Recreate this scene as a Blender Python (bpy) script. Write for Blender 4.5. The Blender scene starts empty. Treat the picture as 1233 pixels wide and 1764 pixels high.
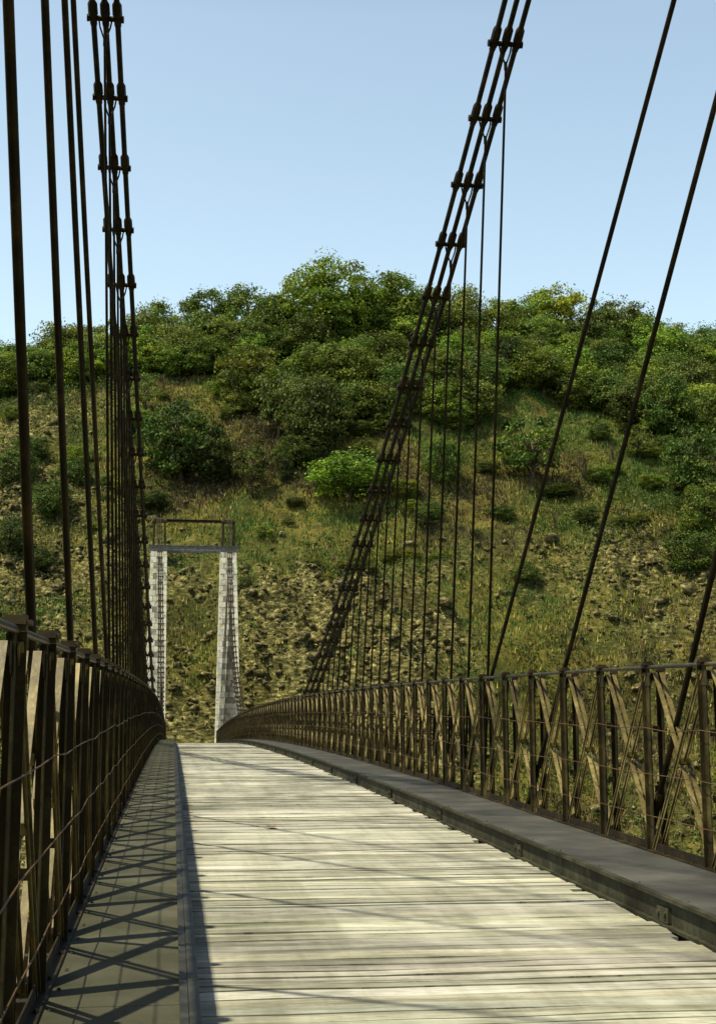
import bpy, bmesh, math, random
import numpy as np
from mathutils import Vector, Matrix, noise as mnoise
random.seed(7); rng = np.random.default_rng(11)
S = bpy.context.scene; C = S.collection
PI = math.pi

# ------------------------------------------------------------------ camera (the eye is the origin, bridge runs along +Y)
YAW, PITCH, ROLL, F = math.radians(7.5152), math.radians(9.1381), math.radians(-0.1243), 2400.0
FW = np.array([math.sin(YAW)*math.cos(PITCH), math.cos(YAW)*math.cos(PITCH), math.sin(PITCH)])
RT = np.array([math.cos(YAW), -math.sin(YAW), 0.0]); UP = np.cross(RT, FW)
RT, UP = RT*math.cos(ROLL)+UP*math.sin(ROLL), UP*math.cos(ROLL)-RT*math.sin(ROLL)
cam = bpy.data.cameras.new('camera'); co = bpy.data.objects.new('camera', cam); C.objects.link(co)
co.matrix_world = Matrix(((RT[0], UP[0], -FW[0], 0), (RT[1], UP[1], -FW[1], 0), (RT[2], UP[2], -FW[2], 0), (0, 0, 0, 1)))
cam.sensor_fit = 'VERTICAL'; cam.sensor_height = 24; cam.lens = 24*F/1764; cam.clip_start = .05; cam.clip_end = 6000
S.camera = co
def ray(px, py): return FW+RT*(px-616.5)/F-UP*(py-882)/F

# ------------------------------------------------------------------ light
S.view_settings.view_transform = 'Standard'; S.view_settings.look = 'None'; S.view_settings.exposure = 0.6; S.view_settings.gamma = 1
SUN_EL, SUN_AZ = math.radians(63.6), math.radians(248)        # azimuth clockwise from +Y: behind and to the left
sd = Vector((math.sin(SUN_AZ)*math.cos(SUN_EL), math.cos(SUN_AZ)*math.cos(SUN_EL), math.sin(SUN_EL)))
sl = bpy.data.lights.new('sun', 'SUN'); sl.energy = 4.4; sl.angle = math.radians(1.1); sl.color = (1, .91, .64)
so = bpy.data.objects.new('sun', sl); C.objects.link(so); so.rotation_euler = sd.to_track_quat('Z', 'Y').to_euler()
W = bpy.data.worlds.new('World'); S.world = W; W.use_nodes = True
nt = W.node_tree; bg = nt.nodes['Background']
sky = nt.nodes.new('ShaderNodeTexSky'); sky.sky_type = 'NISHITA'; sky.sun_disc = False
sky.sun_elevation = SUN_EL; sky.sun_rotation = SUN_AZ; sky.air_density = 1.0; sky.dust_density = 2.0; sky.ozone_density = 1.0
# a pale bright band low in the sky, deeper overhead
tcw = nt.nodes.new('ShaderNodeTexCoord'); sx = nt.nodes.new('ShaderNodeSeparateXYZ'); nt.links.new(tcw.outputs['Generated'], sx.inputs[0])
rw = nt.nodes.new('ShaderNodeValToRGB'); nt.links.new(sx.outputs[2], rw.inputs[0]); e_ = rw.color_ramp.elements
e_[0].position = 0.0; e_[0].color = (1.75, 1.6, 1.22, 1); e_[1].position = 1.0; e_[1].color = (.2, .2, .2, 1)
for p_, c_ in ((.48, (1.45, 1.34, 1.06, 1)), (.72, (.35, .35, .35, 1))): q_ = e_.new(p_); q_.color = c_
mw = nt.nodes.new('ShaderNodeMix'); mw.data_type = 'RGBA'; mw.blend_type = 'MULTIPLY'; mw.inputs[0].default_value = 1
nt.links.new(sky.outputs[0], mw.inputs[6]); nt.links.new(rw.outputs[0], mw.inputs[7]); nt.links.new(mw.outputs[2], bg.inputs[0]); bg.inputs[1].default_value = .15

# ------------------------------------------------------------------ materials
def new_mat(name, rough=.8, spec=.3):
    m = bpy.data.materials.new(name); m.use_nodes = True; n = m.node_tree; b = n.nodes['Principled BSDF']
    b.inputs['Roughness'].default_value = rough; b.inputs['Specular IOR Level'].default_value = spec
    return m, n, b
def nd(n, t, **k):
    x = n.nodes.new(t)
    for a, v in k.items():
        if a in x.inputs: x.inputs[a].default_value = v
        else: setattr(x, a, v)
    return x
def ramp(n, fac, stops):
    r = n.nodes.new('ShaderNodeValToRGB'); e = r.color_ramp.elements
    while len(e) < len(stops): e.new(.5)
    for q, (p, c) in zip(e, stops): q.position = p; q.color = (*c, 1)
    n.links.new(fac, r.inputs[0]); return r.outputs[0]
def coords(n, scale=(1, 1, 1), kind='Object'):
    if kind == 'World':
        g = n.nodes.new('ShaderNodeNewGeometry'); o = g.outputs['Position']
    else:
        g = n.nodes.new('ShaderNodeTexCoord'); o = g.outputs[kind]
    mp = n.nodes.new('ShaderNodeMapping'); mp.inputs['Scale'].default_value = scale; n.links.new(o, mp.inputs[0]); return mp.outputs[0]
def noise(n, vec, scale, detail=5, rough=.6):
    t = nd(n, 'ShaderNodeTexNoise', Scale=scale, Detail=detail, Roughness=rough); n.links.new(vec, t.inputs['Vector']); return t.outputs['Fac']
def mix(n, fac, a, b, mode='MIX'):
    m = n.nodes.new('ShaderNodeMix'); m.data_type = 'RGBA'; m.blend_type = mode
    for s, v in ((m.inputs['Factor'], fac), (m.inputs['A'], a), (m.inputs['B'], b)):
        pass
    ins = [m.inputs[0], m.inputs[6], m.inputs[7]]
    for s, v in zip(ins, (fac, a, b)):
        if hasattr(v, 'is_linked'): n.links.new(v, s)
        else: s.default_value = v if isinstance(v, float) else (*v, 1)
    return m.outputs[2]
def bump(n, b, h, strength, dist=.02):
    bp = nd(n, 'ShaderNodeBump', Strength=strength, Distance=dist); n.links.new(h, bp.inputs['Height']); n.links.new(bp.outputs[0], b.inputs['Normal'])
def attr(n, name):
    a = n.nodes.new('ShaderNodeAttribute'); a.attribute_name = name; return a

def rusty(name, c0, c1, c2, rough=.6, spec=.35):
    m, n, b = new_mat(name, rough, spec); v = coords(n, kind='World')
    f = noise(n, v, 3.2, 8, .7); f2 = noise(n, v, 40, 4, .6)
    col = ramp(n, f, [(.3, c0), (.5, c1), (.72, c2)])
    col = mix(n, .35, col, ramp(n, f2, [(.35, (.25, .25, .25)), (.65, (1, 1, 1))]), 'MULTIPLY')
    n.links.new(col, b.inputs['Base Color']); bump(n, b, f2, .25, .004); return m
M_rail = rusty('weathered_rail_paint', (.007, .006, .002), (.025, .020, .007), (.11, .088, .033), .45, .35)
M_brace = rusty('sun_lightened_brace_paint', (.03, .023, .008), (.15, .118, .042), (.44, .36, .16), .36, .6)  # braces coloured lighter than the posts to stand in for sunlit flange highlights
M_cable = rusty('dark_iron', (.006, .005, .002), (.019, .014, .006), (.075, .050, .021), .6, .18)
M_lip = rusty('worn_steel_lip', (.010, .010, .008), (.026, .026, .021), (.075, .075, .066), .55, .2)
M_web = rusty('dusty_kerb_web', (.014, .014, .009), (.036, .036, .023), (.085, .085, .055), .8, .12)
M_beam = rusty('pale_beam_paint', (.06, .06, .055), (.16, .16, .15), (.30, .30, .28), .5, .4)
M_rust = rusty('rusty_wire', (.05, .024, .010), (.09, .045, .018), (.15, .08, .035))
M_kerb = rusty('kerb_steel', (.014, .013, .008), (.03, .028, .018), (.065, .058, .035), .6, .2)
M_cap = rusty('cast_cap', (.02, .014, .008), (.05, .036, .018), (.10, .07, .036))

m, n, b = new_mat('walkway_sheet', .85, .12); v = coords(n, kind='World')
f = noise(n, v, 1.1, 7, .65); f2 = noise(n, v, 90, 3, .5)
col = ramp(n, f, [(.3, (.035, .036, .022)), (.55, (.070, .070, .048)), (.75, (.12, .118, .085))])
col = mix(n, .3, col, ramp(n, f2, [(.3, (.4, .4, .4)), (.7, (1, 1, 1))]), 'MULTIPLY')
n.links.new(col, b.inputs['Base Color']); bump(n, b, f2, .3, .003); M_walk = m
m, n, b = new_mat('walkway_sheet_smooth', .6, .3); v = coords(n, kind='World')
f = noise(n, v, 1.3, 7, .65); f2 = noise(n, v, 90, 3, .5)
col = ramp(n, f, [(.3, (.018, .018, .015)), (.52, (.048, .047, .041)), (.75, (.095, .093, .083))])
n.links.new(col, b.inputs['Base Color']); bump(n, b, f2, .3, .003); M_walk2 = m

m, n, b = new_mat('bleached_planks', .75, .25); v = coords(n, (.5, 6, 1), 'World'); v2 = coords(n, (1.2, 60, 1), 'World'); v3 = coords(n, (.8, .8, .8), 'World')
a = attr(n, 'col')
g1 = noise(n, v2, 1.5, 6, .65); g2 = noise(n, v, 1.1, 6, .7); g3 = noise(n, v3, .75, 5, .7)
col = ramp(n, g2, [(.30, (.17, .165, .13)), (.46, (.45, .445, .39)), (.66, (.67, .66, .60))])
col = mix(n, .55, col, ramp(n, g1, [(.32, (.38, .38, .32)), (.6, (1, 1, 1))]), 'MULTIPLY')
col = mix(n, .75, col, ramp(n, g3, [(.36, (.40, .41, .38)), (.54, (1, 1, 1))]), 'MULTIPLY')
g4 = noise(n, coords(n, (3.2, .16, 1), 'World'), 1.0, 5, .65); col = mix(n, .5, col, ramp(n, g4, [(.36, (.55, .54, .48)), (.55, (1, 1, 1))]), 'MULTIPLY')
g5 = noise(n, coords(n, (2.0, 30, 1), 'World'), 3.0, 4, .7); col = mix(n, .8, col, ramp(n, g5, [(.33, (.18, .17, .13)), (.43, (1, 1, 1))]), 'MULTIPLY')
col = mix(n, 1.0, col, a.outputs['Color'], 'MULTIPLY')
n.links.new(col, b.inputs['Base Color']); bump(n, b, g1, .5, .006); M_plank = m

m, n, b = new_mat('old_stonework', .85, .2); v = coords(n, kind='World'); a = attr(n, 'col')
f = noise(n, v, 2.2, 8, .7)
col = mix(n, .75, a.outputs['Color'], ramp(n, f, [(.36, (.30, .28, .20)), (.50, (1, 1, 1))]), 'MULTIPLY')
n.links.new(col, b.inputs['Base Color']); bump(n, b, f, .6, .03); M_stone = m

m, n, b = new_mat('hillside', .95, .1); v = coords(n, kind='World'); a = attr(n, 'rock')
f = noise(n, v, .12, 8, .65); f2 = noise(n, v, .7, 8, .7); f3 = noise(n, coords(n, (1, 1, 2.2), 'World'), 1.6, 8, .7)
soil = ramp(n, f, [(.3, (.022, .034, .008)), (.45, (.06, .07, .016)), (.56, (.15, .135, .03)), (.66, (.07, .062, .02)), (.76, (.032, .045, .01))])
soil = mix(n, .7, soil, ramp(n, f2, [(.3, (.3, .3, .3)), (.62, (1, 1, 1))]), 'MULTIPLY')
stone = ramp(n, f3, [(.34, (.004, .004, .002)), (.45, (.045, .042, .015)), (.55, (.15, .135, .05)), (.66, (.46, .41, .19))])  # near-black crevice shade and bright lit facets are painted into the rock tone
ad = n.nodes.new('ShaderNodeMath'); ad.operation = 'ADD'; n.links.new(a.outputs['Fac'], ad.inputs[0])
sc = n.nodes.new('ShaderNodeMath'); sc.operation = 'MULTIPLY_ADD'; n.links.new(f2, sc.inputs[0]); sc.inputs[1].default_value = 1.6; sc.inputs[2].default_value = -.85
n.links.new(sc.outputs[0], ad.inputs[1]); ad.use_clamp = True
n.links.new(mix(n, ad.outputs[0], soil, stone), b.inputs['Base Color']); bump(n, b, f3, .8, .25); M_hill = m
m, n, b = new_mat('weathered_rock', .9, .15); v = coords(n, kind='World')
f3 = noise(n, v, 2.2, 8, .7)
n.links.new(ramp(n, f3, [(.34, (.008, .007, .003)), (.5, (.075, .066, .027)), (.66, (.31, .27, .13))]), b.inputs['Base Color']); bump(n, b, f3, .8, .1); M_rock = m

def leaf_mat(name, trans=.26):
    m = bpy.data.materials.new(name); m.use_nodes = True; n = m.node_tree; b = n.nodes['Principled BSDF']; out = n.nodes['Material Output']
    a = attr(n, 'col'); oi = n.nodes.new('ShaderNodeObjectInfo')
    col = mix(n, 1.0, a.outputs['Color'], oi.outputs['Color'], 'MULTIPLY')
    n.links.new(col, b.inputs['Base Color']); b.inputs['Roughness'].default_value = .6; b.inputs['Specular IOR Level'].default_value = .25
    t = n.nodes.new('ShaderNodeBsdfTranslucent'); n.links.new(mix(n, 1.0, col, (1.1, 1.25, .5), 'MULTIPLY'), t.inputs[0])
    ms = n.nodes.new('ShaderNodeMixShader'); ms.inputs[0].default_value = trans
    n.links.new(b.outputs[0], ms.inputs[1]); n.links.new(t.outputs[0], ms.inputs[2]); n.links.new(ms.outputs[0], out.inputs[0]); return m
M_leaf = leaf_mat('foliage'); M_grass = leaf_mat('dry_grass', .2)
m, n, b = new_mat('bark', .9, .1); f = noise(n, coords(n, (6, 6, 1.5)), 3, 6, .7)
n.links.new(ramp(n, f, [(.3, (.035, .028, .018)), (.7, (.13, .105, .07))]), b.inputs['Base Color']); M_bark = m
m, n, b = new_mat('water', .12, .5); b.inputs['Base Color'].default_value = (.03, .04, .02, 1)
bump(n, b, noise(n, coords(n, kind='World'), .8, 4), .2, .05); M_water = m
m, n, b = new_mat('autumn_leaf', .7, .2); b.inputs['Base Color'].default_value = (.45, .10, .02, 1)
f = noise(n, coords(n), 20, 3); n.links.new(ramp(n, f, [(.3, (.20, .035, .012)), (.7, (.38, .10, .02))]), b.inputs['Base Color']); M_red = m

# ------------------------------------------------------------------ helpers
def tag(o, label=None, cat=None, group=None, kind=None):
    for k, v in (('label', label), ('category', cat), ('group', group), ('kind', kind)):
        if v: o[k] = v
    return o
def link(name, me, mat=None, parent=None, loc=(0, 0, 0)):
    if mat and not me.materials: me.materials.append(mat)
    o = bpy.data.objects.new(name, me); C.objects.link(o); o.location = loc
    if parent: o.parent = parent
    return o
def empty(name, loc): 
    o = bpy.data.objects.new(name, None); C.objects.link(o); o.location = loc; o.empty_display_size = .2; return o
class MB:
    """collects boxes, bars and tubes into one mesh"""
    def __init__(s): s.v = []; s.f = []; s.c = []
    def add(s, vs, fs, col=(1, 1, 1)):
        k = len(s.v); s.v += [tuple(p) for p in vs]; s.f += [tuple(i+k for i in f) for f in fs]; s.c += [col]*len(vs)
    def box(s, lo, hi, col=(1, 1, 1), ch=0):
        (x0, y0, z0), (x1, y1, z1) = lo, hi
        s.add([(x0, y0, z0), (x1, y0, z0), (x1, y1, z0), (x0, y1, z0), (x0, y0, z1), (x1, y0, z1), (x1, y1, z1), (x0, y1, z1)],
              [(0, 3, 2, 1), (4, 5, 6, 7), (0, 1, 5, 4), (1, 2, 6, 5), (2, 3, 7, 6), (3, 0, 4, 7)], col)
    def bar(s, p, q, u, w, h, col=(1, 1, 1)):
        """box beam from p to q; u = direction of its width w, h across it"""
        p, q, u = Vector(p), Vector(q), Vector(u); d = (q-p).normalized(); t = d.cross(u).normalized(); u = t.cross(d).normalized()
        a, c = u*w/2, t*h/2
        s.add([p-a-c, p+a-c, p+a+c, p-a+c, q-a-c, q+a-c, q+a+c, q-a+c], [(0, 3, 2, 1), (4, 5, 6, 7), (0, 1, 5, 4), (1, 2, 6, 5), (2, 3, 7, 6), (3, 0, 4, 7)], col)
    def tube(s, pts, rad, n=8, cap=True, col=(1, 1, 1)):
        pts = [Vector(p) for p in pts]; k = len(pts)
        if not hasattr(rad, '__len__'): rad = [rad]*k
        vs = []
        for i, p in enumerate(pts):
            d = (pts[min(i+1, k-1)]-pts[max(i-1, 0)]).normalized(); r = Vector((1, 0, 0)) if abs(d.x) < .8 else Vector((0, 1, 0))
            a = d.cross(r).normalized(); c = d.cross(a)
            vs += [p+(a*math.cos(2*PI*j/n)+c*math.sin(2*PI*j/n))*rad[i] for j in range(n)]
        fs = [(i*n+j, i*n+(j+1) % n, (i+1)*n+(j+1) % n, (i+1)*n+j) for i in range(k-1) for j in range(n)]
        if cap: fs += [tuple(range(n))[::-1], tuple(range((k-1)*n, k*n))]
        s.add(vs, fs, col)
    def mesh(s, name, mat, smooth=False, cols=False):
        me = bpy.data.meshes.new(name); me.from_pydata(s.v, [], s.f); me.materials.append(mat)
        if cols:
            a = me.color_attributes.new('col', 'FLOAT_COLOR', 'POINT'); a.data.foreach_set('color', np.c_[np.array(s.c), np.ones(len(s.c))].ravel())
        if smooth: me.shade_smooth()
        me.update(); return me
    def build(s, name, mat, parent=None, loc=(0, 0, 0), smooth=False, cols=False): return link(name, s.mesh(name, mat, smooth, cols), None, parent, loc)
def np_mesh(name, V, T, col, mat, attrname='col'):
    """V (n,3), T (m,k) index array, col (n,3) or (n,)"""
    me = bpy.data.meshes.new(name); me.vertices.add(len(V)); me.vertices.foreach_set('co', np.ascontiguousarray(V, np.float32).ravel())
    k = T.shape[1]; me.loops.add(T.size); me.loops.foreach_set('vertex_index', np.ascontiguousarray(T, np.int32).ravel())
    me.polygons.add(len(T)); me.polygons.foreach_set('loop_start', np.arange(0, T.size, k, dtype=np.int32)); me.polygons.foreach_set('loop_total', np.full(len(T), k, np.int32))
    me.update(calc_edges=True)
    if col.ndim == 2:
        a = me.color_attributes.new(attrname, 'FLOAT_COLOR', 'POINT'); a.data.foreach_set('color', np.c_[col, np.ones(len(col))].astype(np.float32).ravel())
    else:
        a = me.attributes.new(attrname, 'FLOAT', 'POINT'); a.data.foreach_set('value', col.astype(np.float32))
    me.materials.append(mat); return me

_perm = np.random.default_rng(5).random((256, 256))
def vnoise(x, y):
    xi, yi = np.floor(x).astype(int), np.floor(y).astype(int); fx, fy = x-xi, y-yi
    fx, fy = fx*fx*(3-2*fx), fy*fy*(3-2*fy)
    g = lambda i, j: _perm[(xi+i) % 256, (yi+j) % 256]
    return (g(0, 0)*(1-fx)+g(1, 0)*fx)*(1-fy)+(g(0, 1)*(1-fx)+g(1, 1)*fx)*fy
def fbm(x, y, s, o=4):
    r = 0; a = .5
    for i in range(o): r = r+a*vnoise(x/s+17.3*i, y/s+5.7*i); a *= .5; s *= .5
    return r/(1-.5**o)      # 0..1

# ------------------------------------------------------------------ terrain
_Y = np.array([-4000, -300, -95, -32, -6, 6, 22, 36, 96, 112, 121, 127, 133.5, 137, 141, 148, 160, 185, 212, 236, 262, 330, 600, 4000.])
_Z = np.array([45, 75, 66, 8, -2.2, -7, -20, -31, -31, -17, -9, -3.4, -2.4, -1.0, 7.5, 13, 23, 43, 61, 68, 69, 60, 45, 30.])  # ground behind the eye is raised, unseen, to block low sky light
_RX = np.array([-400, -120, -40, -22, 4, 30, 42, 60, 78, 95, 200, 600.]); _RZ = np.array([-24, -17, -11.5, -8.5, -.5, 5, 2.5, 1.0, -1.0, -3.5, -10, -25.])
def ground(x, y, detail=True):
    x = np.asarray(x, float); y = np.asarray(y, float)
    yy = y-3*(fbm(x, y*0+3, 30, 3)-.5)*np.clip((np.abs(x-1.7)-9)/12, 0, 1)*np.clip((y-60)/50, 0, 1)
    z = np.interp(yy, _Y, _Z); far = np.clip((y-135)/80, 0, 1)
    z = z+np.interp(x, _RX, _RZ)*far
    if detail:
        k = np.clip((np.abs(y-66)-22)/25, 0, 1)*np.clip((np.hypot(np.clip(np.abs(x-1.7)-4.5, 0, 99), np.clip(np.abs(y-130)-6, 0, 99)*.5))/3, .0, 1)
        r = rockiness(x, y)
        z = z+k*((fbm(x, y, 22)-.5)*4.5+(fbm(x+9, y, 6)-.5)*2.5+(fbm(x+3, y+5, 2.0, 3)-.5)*1.0)
        st = np.abs(fbm(x+y*.35, y*1.6+40, 7, 4)-.5)*2; st2 = np.abs(fbm(x*1.0+4, y*2.2+7, 2.6, 3)-.5)*2
        st3 = np.abs(fbm(x*1.3+1, y*1.5+3, 1.25, 2)-.5)*2; z = z+k*r*((.45-st)*6.0+(.4-st2)*2.8+(.4-st3)*1.1)
    return z
def rockiness(x, y):
    """where bare rock shows: the cut behind the tower, the crags by the shadow-side cable and low on the slope"""
    base = np.clip((163-y)/16, 0, 1)*np.clip((52-x)/25, 0.25, 1)
    crag = np.exp(-((x+19)/15)**2-((y-172)/26)**2)*1.0
    crag2 = np.exp(-((x-55)/11)**2-((y-152)/9)**2)*.8
    return np.clip((base+crag+crag2)*np.clip(fbm(x+31, y+8, 11, 4)*3.2-.70, 0, 1.2), 0, 1)
xs = np.concatenate([[-3500, -1500, -700, -350, -200, -130, -90], np.arange(-66, -30, .7), np.arange(-30, 70, .33), np.arange(70, 120, .5), [130, 160, 220, 350, 700, 1500, 3500]])
ys = np.concatenate([[-3500, -1200, -400, -300, -220, -150, -95, -75, -60, -45, -30, -15, -6, 0, 6, 14, 22, 30, 40, 60, 80], np.arange(92, 116, .8), np.arange(116, 168, .26), np.arange(168, 262, .5), [270, 285, 310, 360, 460, 700, 1200, 2200, 3800]])
gx, gy = np.meshgrid(xs, ys); gz = ground(gx, gy)
ny, nx = gx.shape; idx = np.arange(nx*ny).reshape(ny, nx)
T = np.stack([idx[:-1, :-1], idx[:-1, 1:], idx[1:, 1:], idx[1:, :-1]], -1).reshape(-1, 4)
hill = np_mesh('hillside', np.c_[gx.ravel(), gy.ravel(), gz.ravel()], T, rockiness(gx, gy).ravel(), M_hill, 'rock'); hill.shade_smooth()
tag(link('hillside', hill), kind='structure', label='steep rocky hillside rising beyond the far end of the bridge')
wb = MB(); wb.box((-900, 38, -29.6), (900, 95, -29.2)); tag(wb.build('river', M_water), kind='structure', label='dark river at the bottom of the gorge')
def hit(px, py, y0=119.0, y1=262.0):
    """point of the hillside seen along a direction from the eye"""
    d = ray(px, py); Y = np.linspace(y0, y1, 2400); P = d[None, :]*(Y/d[1])[:, None]
    below = np.where(P[:, 2] < ground(P[:, 0], P[:, 1], False))[0]
    k = below[0] if len(below) else np.argmin(P[:, 2]-ground(P[:, 0], P[:, 1], False))
    p = P[k]; return float(p[0]), float(p[1]), float(ground(p[0], p[1]))

# ------------------------------------------------------------------ bridge profile
SL, YM = .0344, 65.65
def deck(y): return -1.280+SL*y-SL/(2*YM)*y*y            # walkway level
def slope(y): return SL-SL/YM*y
ROAD = -.18
PITCHY, Y0 = 1.25, 9.961
XC = 1.70
def cable_x(y, side):
    d = 2.44+.89*(abs(y-YM)/65.8)**2.6; return 1.725+side*d
def cable_z(y):
    z = -.9725+.0049*(y-65.1)**2
    if y < 14.0:    # straight from the last hanger up to the tower head
        z14 = -.9725+.0049*(14-65.1)**2; z = z14+(14-y)*2*.0049*51.1*1.04
    return z
SIDES = ((-1, 'shadow-striped walkway'), (1, 'plain grey walkway'))

# road: separate bleached planks, one sheet of planking
rb = MB(); y = -4.0
while y < 133:
    w = random.uniform(.125, .21); gap = random.choice([.005, .007, .009, .012, .016, .022, .034]); g = random.uniform(.66, 1.06)
    c = (g*random.uniform(.97, 1.03), g*random.uniform(.98, 1.02), g*random.uniform(.90, 1.04))
    x0, x1 = .05+random.uniform(-.03, .03), 3.055+random.uniform(-.012, .012)
    if random.random() < .25: x1 -= random.uniform(.0, .10)
    cuts = [x0]+[x0+(x1-x0)*k/6 for k in range(1, 6)]+[x1]; j = [random.uniform(-.005, .005) for _ in range(7)]
    tl = random.uniform(-.005, .005); wob = [random.uniform(-.004, .004) for _ in range(7)]; vs = []
    for k, xx in enumerate(cuts):
        za = deck(y)+ROAD+j[k]-tl; zb = deck(y+w)+ROAD+j[k]+tl
        vs += [(xx, y+gap+max(wob[k], -.003), za), (xx, y+w, zb), (xx, y+w, zb-.06), (xx, y+gap, za-.06)]
    fs = []
    for k in range(6):
        a = 4*k; q = a+4
        fs += [(a, q, q+1, a+1), (a+1, q+1, q+2, a+2), (a+2, q+2, q+3, a+3), (a+3, q+3, q, a)]
    fs += [(0, 1, 2, 3), (27, 26, 25, 24)]
    rb.add(vs, fs, c); y += w
tag(rb.build('road', M_plank, cols=True), kind='structure', label='bleached timber plank roadway over the hump of the bridge')

def strip(mb, x0, x1, z0, z1, ya=-4, yb=132, step=1.25, col=(1, 1, 1)):
    """box section following the camber"""
    N = max(1, int((yb-ya)/step)); vs = []; fs = []
    for i in range(N+1):
        yy = ya+(yb-ya)*i/N; d = deck(yy); vs += [(x0, yy, d+z0), (x1, yy, d+z0), (x1, yy, d+z1), (x0, yy, d+z1)]
    for i in range(N):
        a = 4*i; q = a+4; fs += [(a+1, a, q, q+1), (a+2, a+1, q+1, q+2), (a+3, a+2, q+2, q+3), (a, a+3, q+3, q)]
    fs += [(0, 1, 2, 3), (4*N+3, 4*N+2, 4*N+1, 4*N)]; mb.add(vs, fs, col)
def dome(mb, x, y, z, r, h, n=7):
    vs = [(x+r*math.cos(2*PI*k/n), y+r*math.sin(2*PI*k/n), z) for k in range(n)]+[(x+.6*r*math.cos(2*PI*k/n), y+.6*r*math.sin(2*PI*k/n), z+h) for k in range(n)]
    mb.add(vs, [(k, (k+1) % n, n+(k+1) % n, n+k) for k in range(n)]+[tuple(range(n, 2*n))])
# walkways
wl = MB(); y = -4.0
while y < 131.5: strip(wl, -.50, .085, -.03, random.uniform(-.003, .003), y, min(y+2.5, 132)-.008, 1.25); y += 2.5
for k in range(-8, 70):
    for xx in (-.46, .06):
        for q in (.12, .55, .98): dome(wl, xx, Y0+PITCHY*k+q, deck(Y0+PITCHY*k+q)+.003, .011, .008, 6)
tag(wl.build('pavement', M_walk), kind='structure', label='sheet-metal walkway striped by the railing shadows')
wr = MB(); y = -4.0
while y < 132:
    L = min(3.75, 132-y); strip(wr, 3.112, 3.90, -.03, random.uniform(-.002, .002), y, y+L-.008, 1.25)
    for q in (.3, 1.2, 2.1, 3.0):
        for xx in (3.14, 3.86):
            if y < 70: dome(wr, xx, y+q, deck(y+q)+.002, .012, .009, 6)
    y += L
tag(wr.build('pavement', M_walk2), kind='structure', label='smooth grey walkway along the tall lattice railing')
# kerbs: web, raised lip, brackets
for side, x_in, lab in ((-1, .133, 'dark kerb angle with a pale raised lip beside the shadow-striped walkway'), (1, 3.066, 'dark steel kerb with bolted brackets below the plain grey walkway')):
    kb = MB()
    if side < 0:
        strip(kb, .087, .133, -.04, .022); strip(kb, .050, .085, .004, .016); strip(kb, .105, .118, -.26, -.042)
    else:
        strip(kb, 3.066, 3.110, -.018, .006); strip(kb, 3.106, 3.111, -.26, -.0185); strip(kb, 3.070, 3.1045, -.19, -.168)
        for yy in np.arange(5.0, 110, 3.75):
            d = deck(yy); kb.box((3.080, yy-.10, d-.163), (3.1055, yy+.10, d-.07)); 
            for q in (-.06, .06): kb.tube([(3.082, yy+q, d-.11), (3.066, yy+q, d-.11)], .018, 6)
    tag(kb.build('kerb', M_lip if side < 0 else M_web), kind='structure', label=lab)

# deck frame under the road
df = empty('deck_frame', (XC, 65, deck(65)-.3)); tag(df, 'dark girders and cross beams under the plank roadway', 'deck frame')
for x in (-.50, 3.90):
    g_ = MB(); strip(g_, x-.02, x+.02, -.38, -.033); strip(g_, x-.07, x+.07, -.42, -.382); o = g_.build('edge_girder', M_cable, df); o.location = -df.location
bmx = MB(); bmx.box((-2.75, -.05, -.20), (2.75, .05, .06)); bme = bmx.mesh('floor_beam', M_cable)
for k in range(-7, 92):
    yy = Y0+PITCHY*k; o = link('floor_beam', bme, None, df); o.location = (0, yy-65, deck(yy)-.33-df.location.z)

# ------------------------------------------------------------------ railings
HR = 1.50
def post_mesh(s):
    p = MB()       # s = direction from walkway to the outside
    p.box((-.004, -.040, -.05), (.004, .040, HR-.02)); p.box((-.036, .0405, -.05), (.036, .048, HR-.02)); p.box((-.0085, -.075, HR-.17), (-.0045, .075, HR-.06)); p.box((-.0085, -.075, .02), (-.0045, .075, .13))
    p.box((s*.115-.004, -.035, -.30), (s*.115+.004, .035, HR-.05)); p.box((s*.115-.030, .0355, -.30), (s*.115+.030, .043, HR-.05))
    for z in (.03, .50, .98, HR-.10): p.box((min(s*.038, s*.087), -.012, z-.025), (max(s*.038, s*.087), .012, z+.025))
    return p.mesh('post', M_rail)
def cap_mesh(s):
    bm = bmesh.new(); bmesh.ops.create_cube(bm, size=1); bmesh.ops.scale(bm, vec=(.115, .10, .052), verts=bm.verts)
    bmesh.ops.bevel(bm, geom=bm.edges[:], offset=.018, segments=2, affect='EDGES'); bmesh.ops.translate(bm, vec=(0, 0, HR+.008), verts=bm.verts)
    k = bmesh.ops.create_cube(bm, size=1)['verts']; bmesh.ops.scale(bm, vec=(.065, .055, .05), verts=k); bmesh.ops.translate(bm, vec=(s*.115, 0, HR-.025), verts=k)
    me = bpy.data.meshes.new('post_cap'); bm.to_mesh(me); bm.free(); me.materials.append(M_cap); return me
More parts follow.
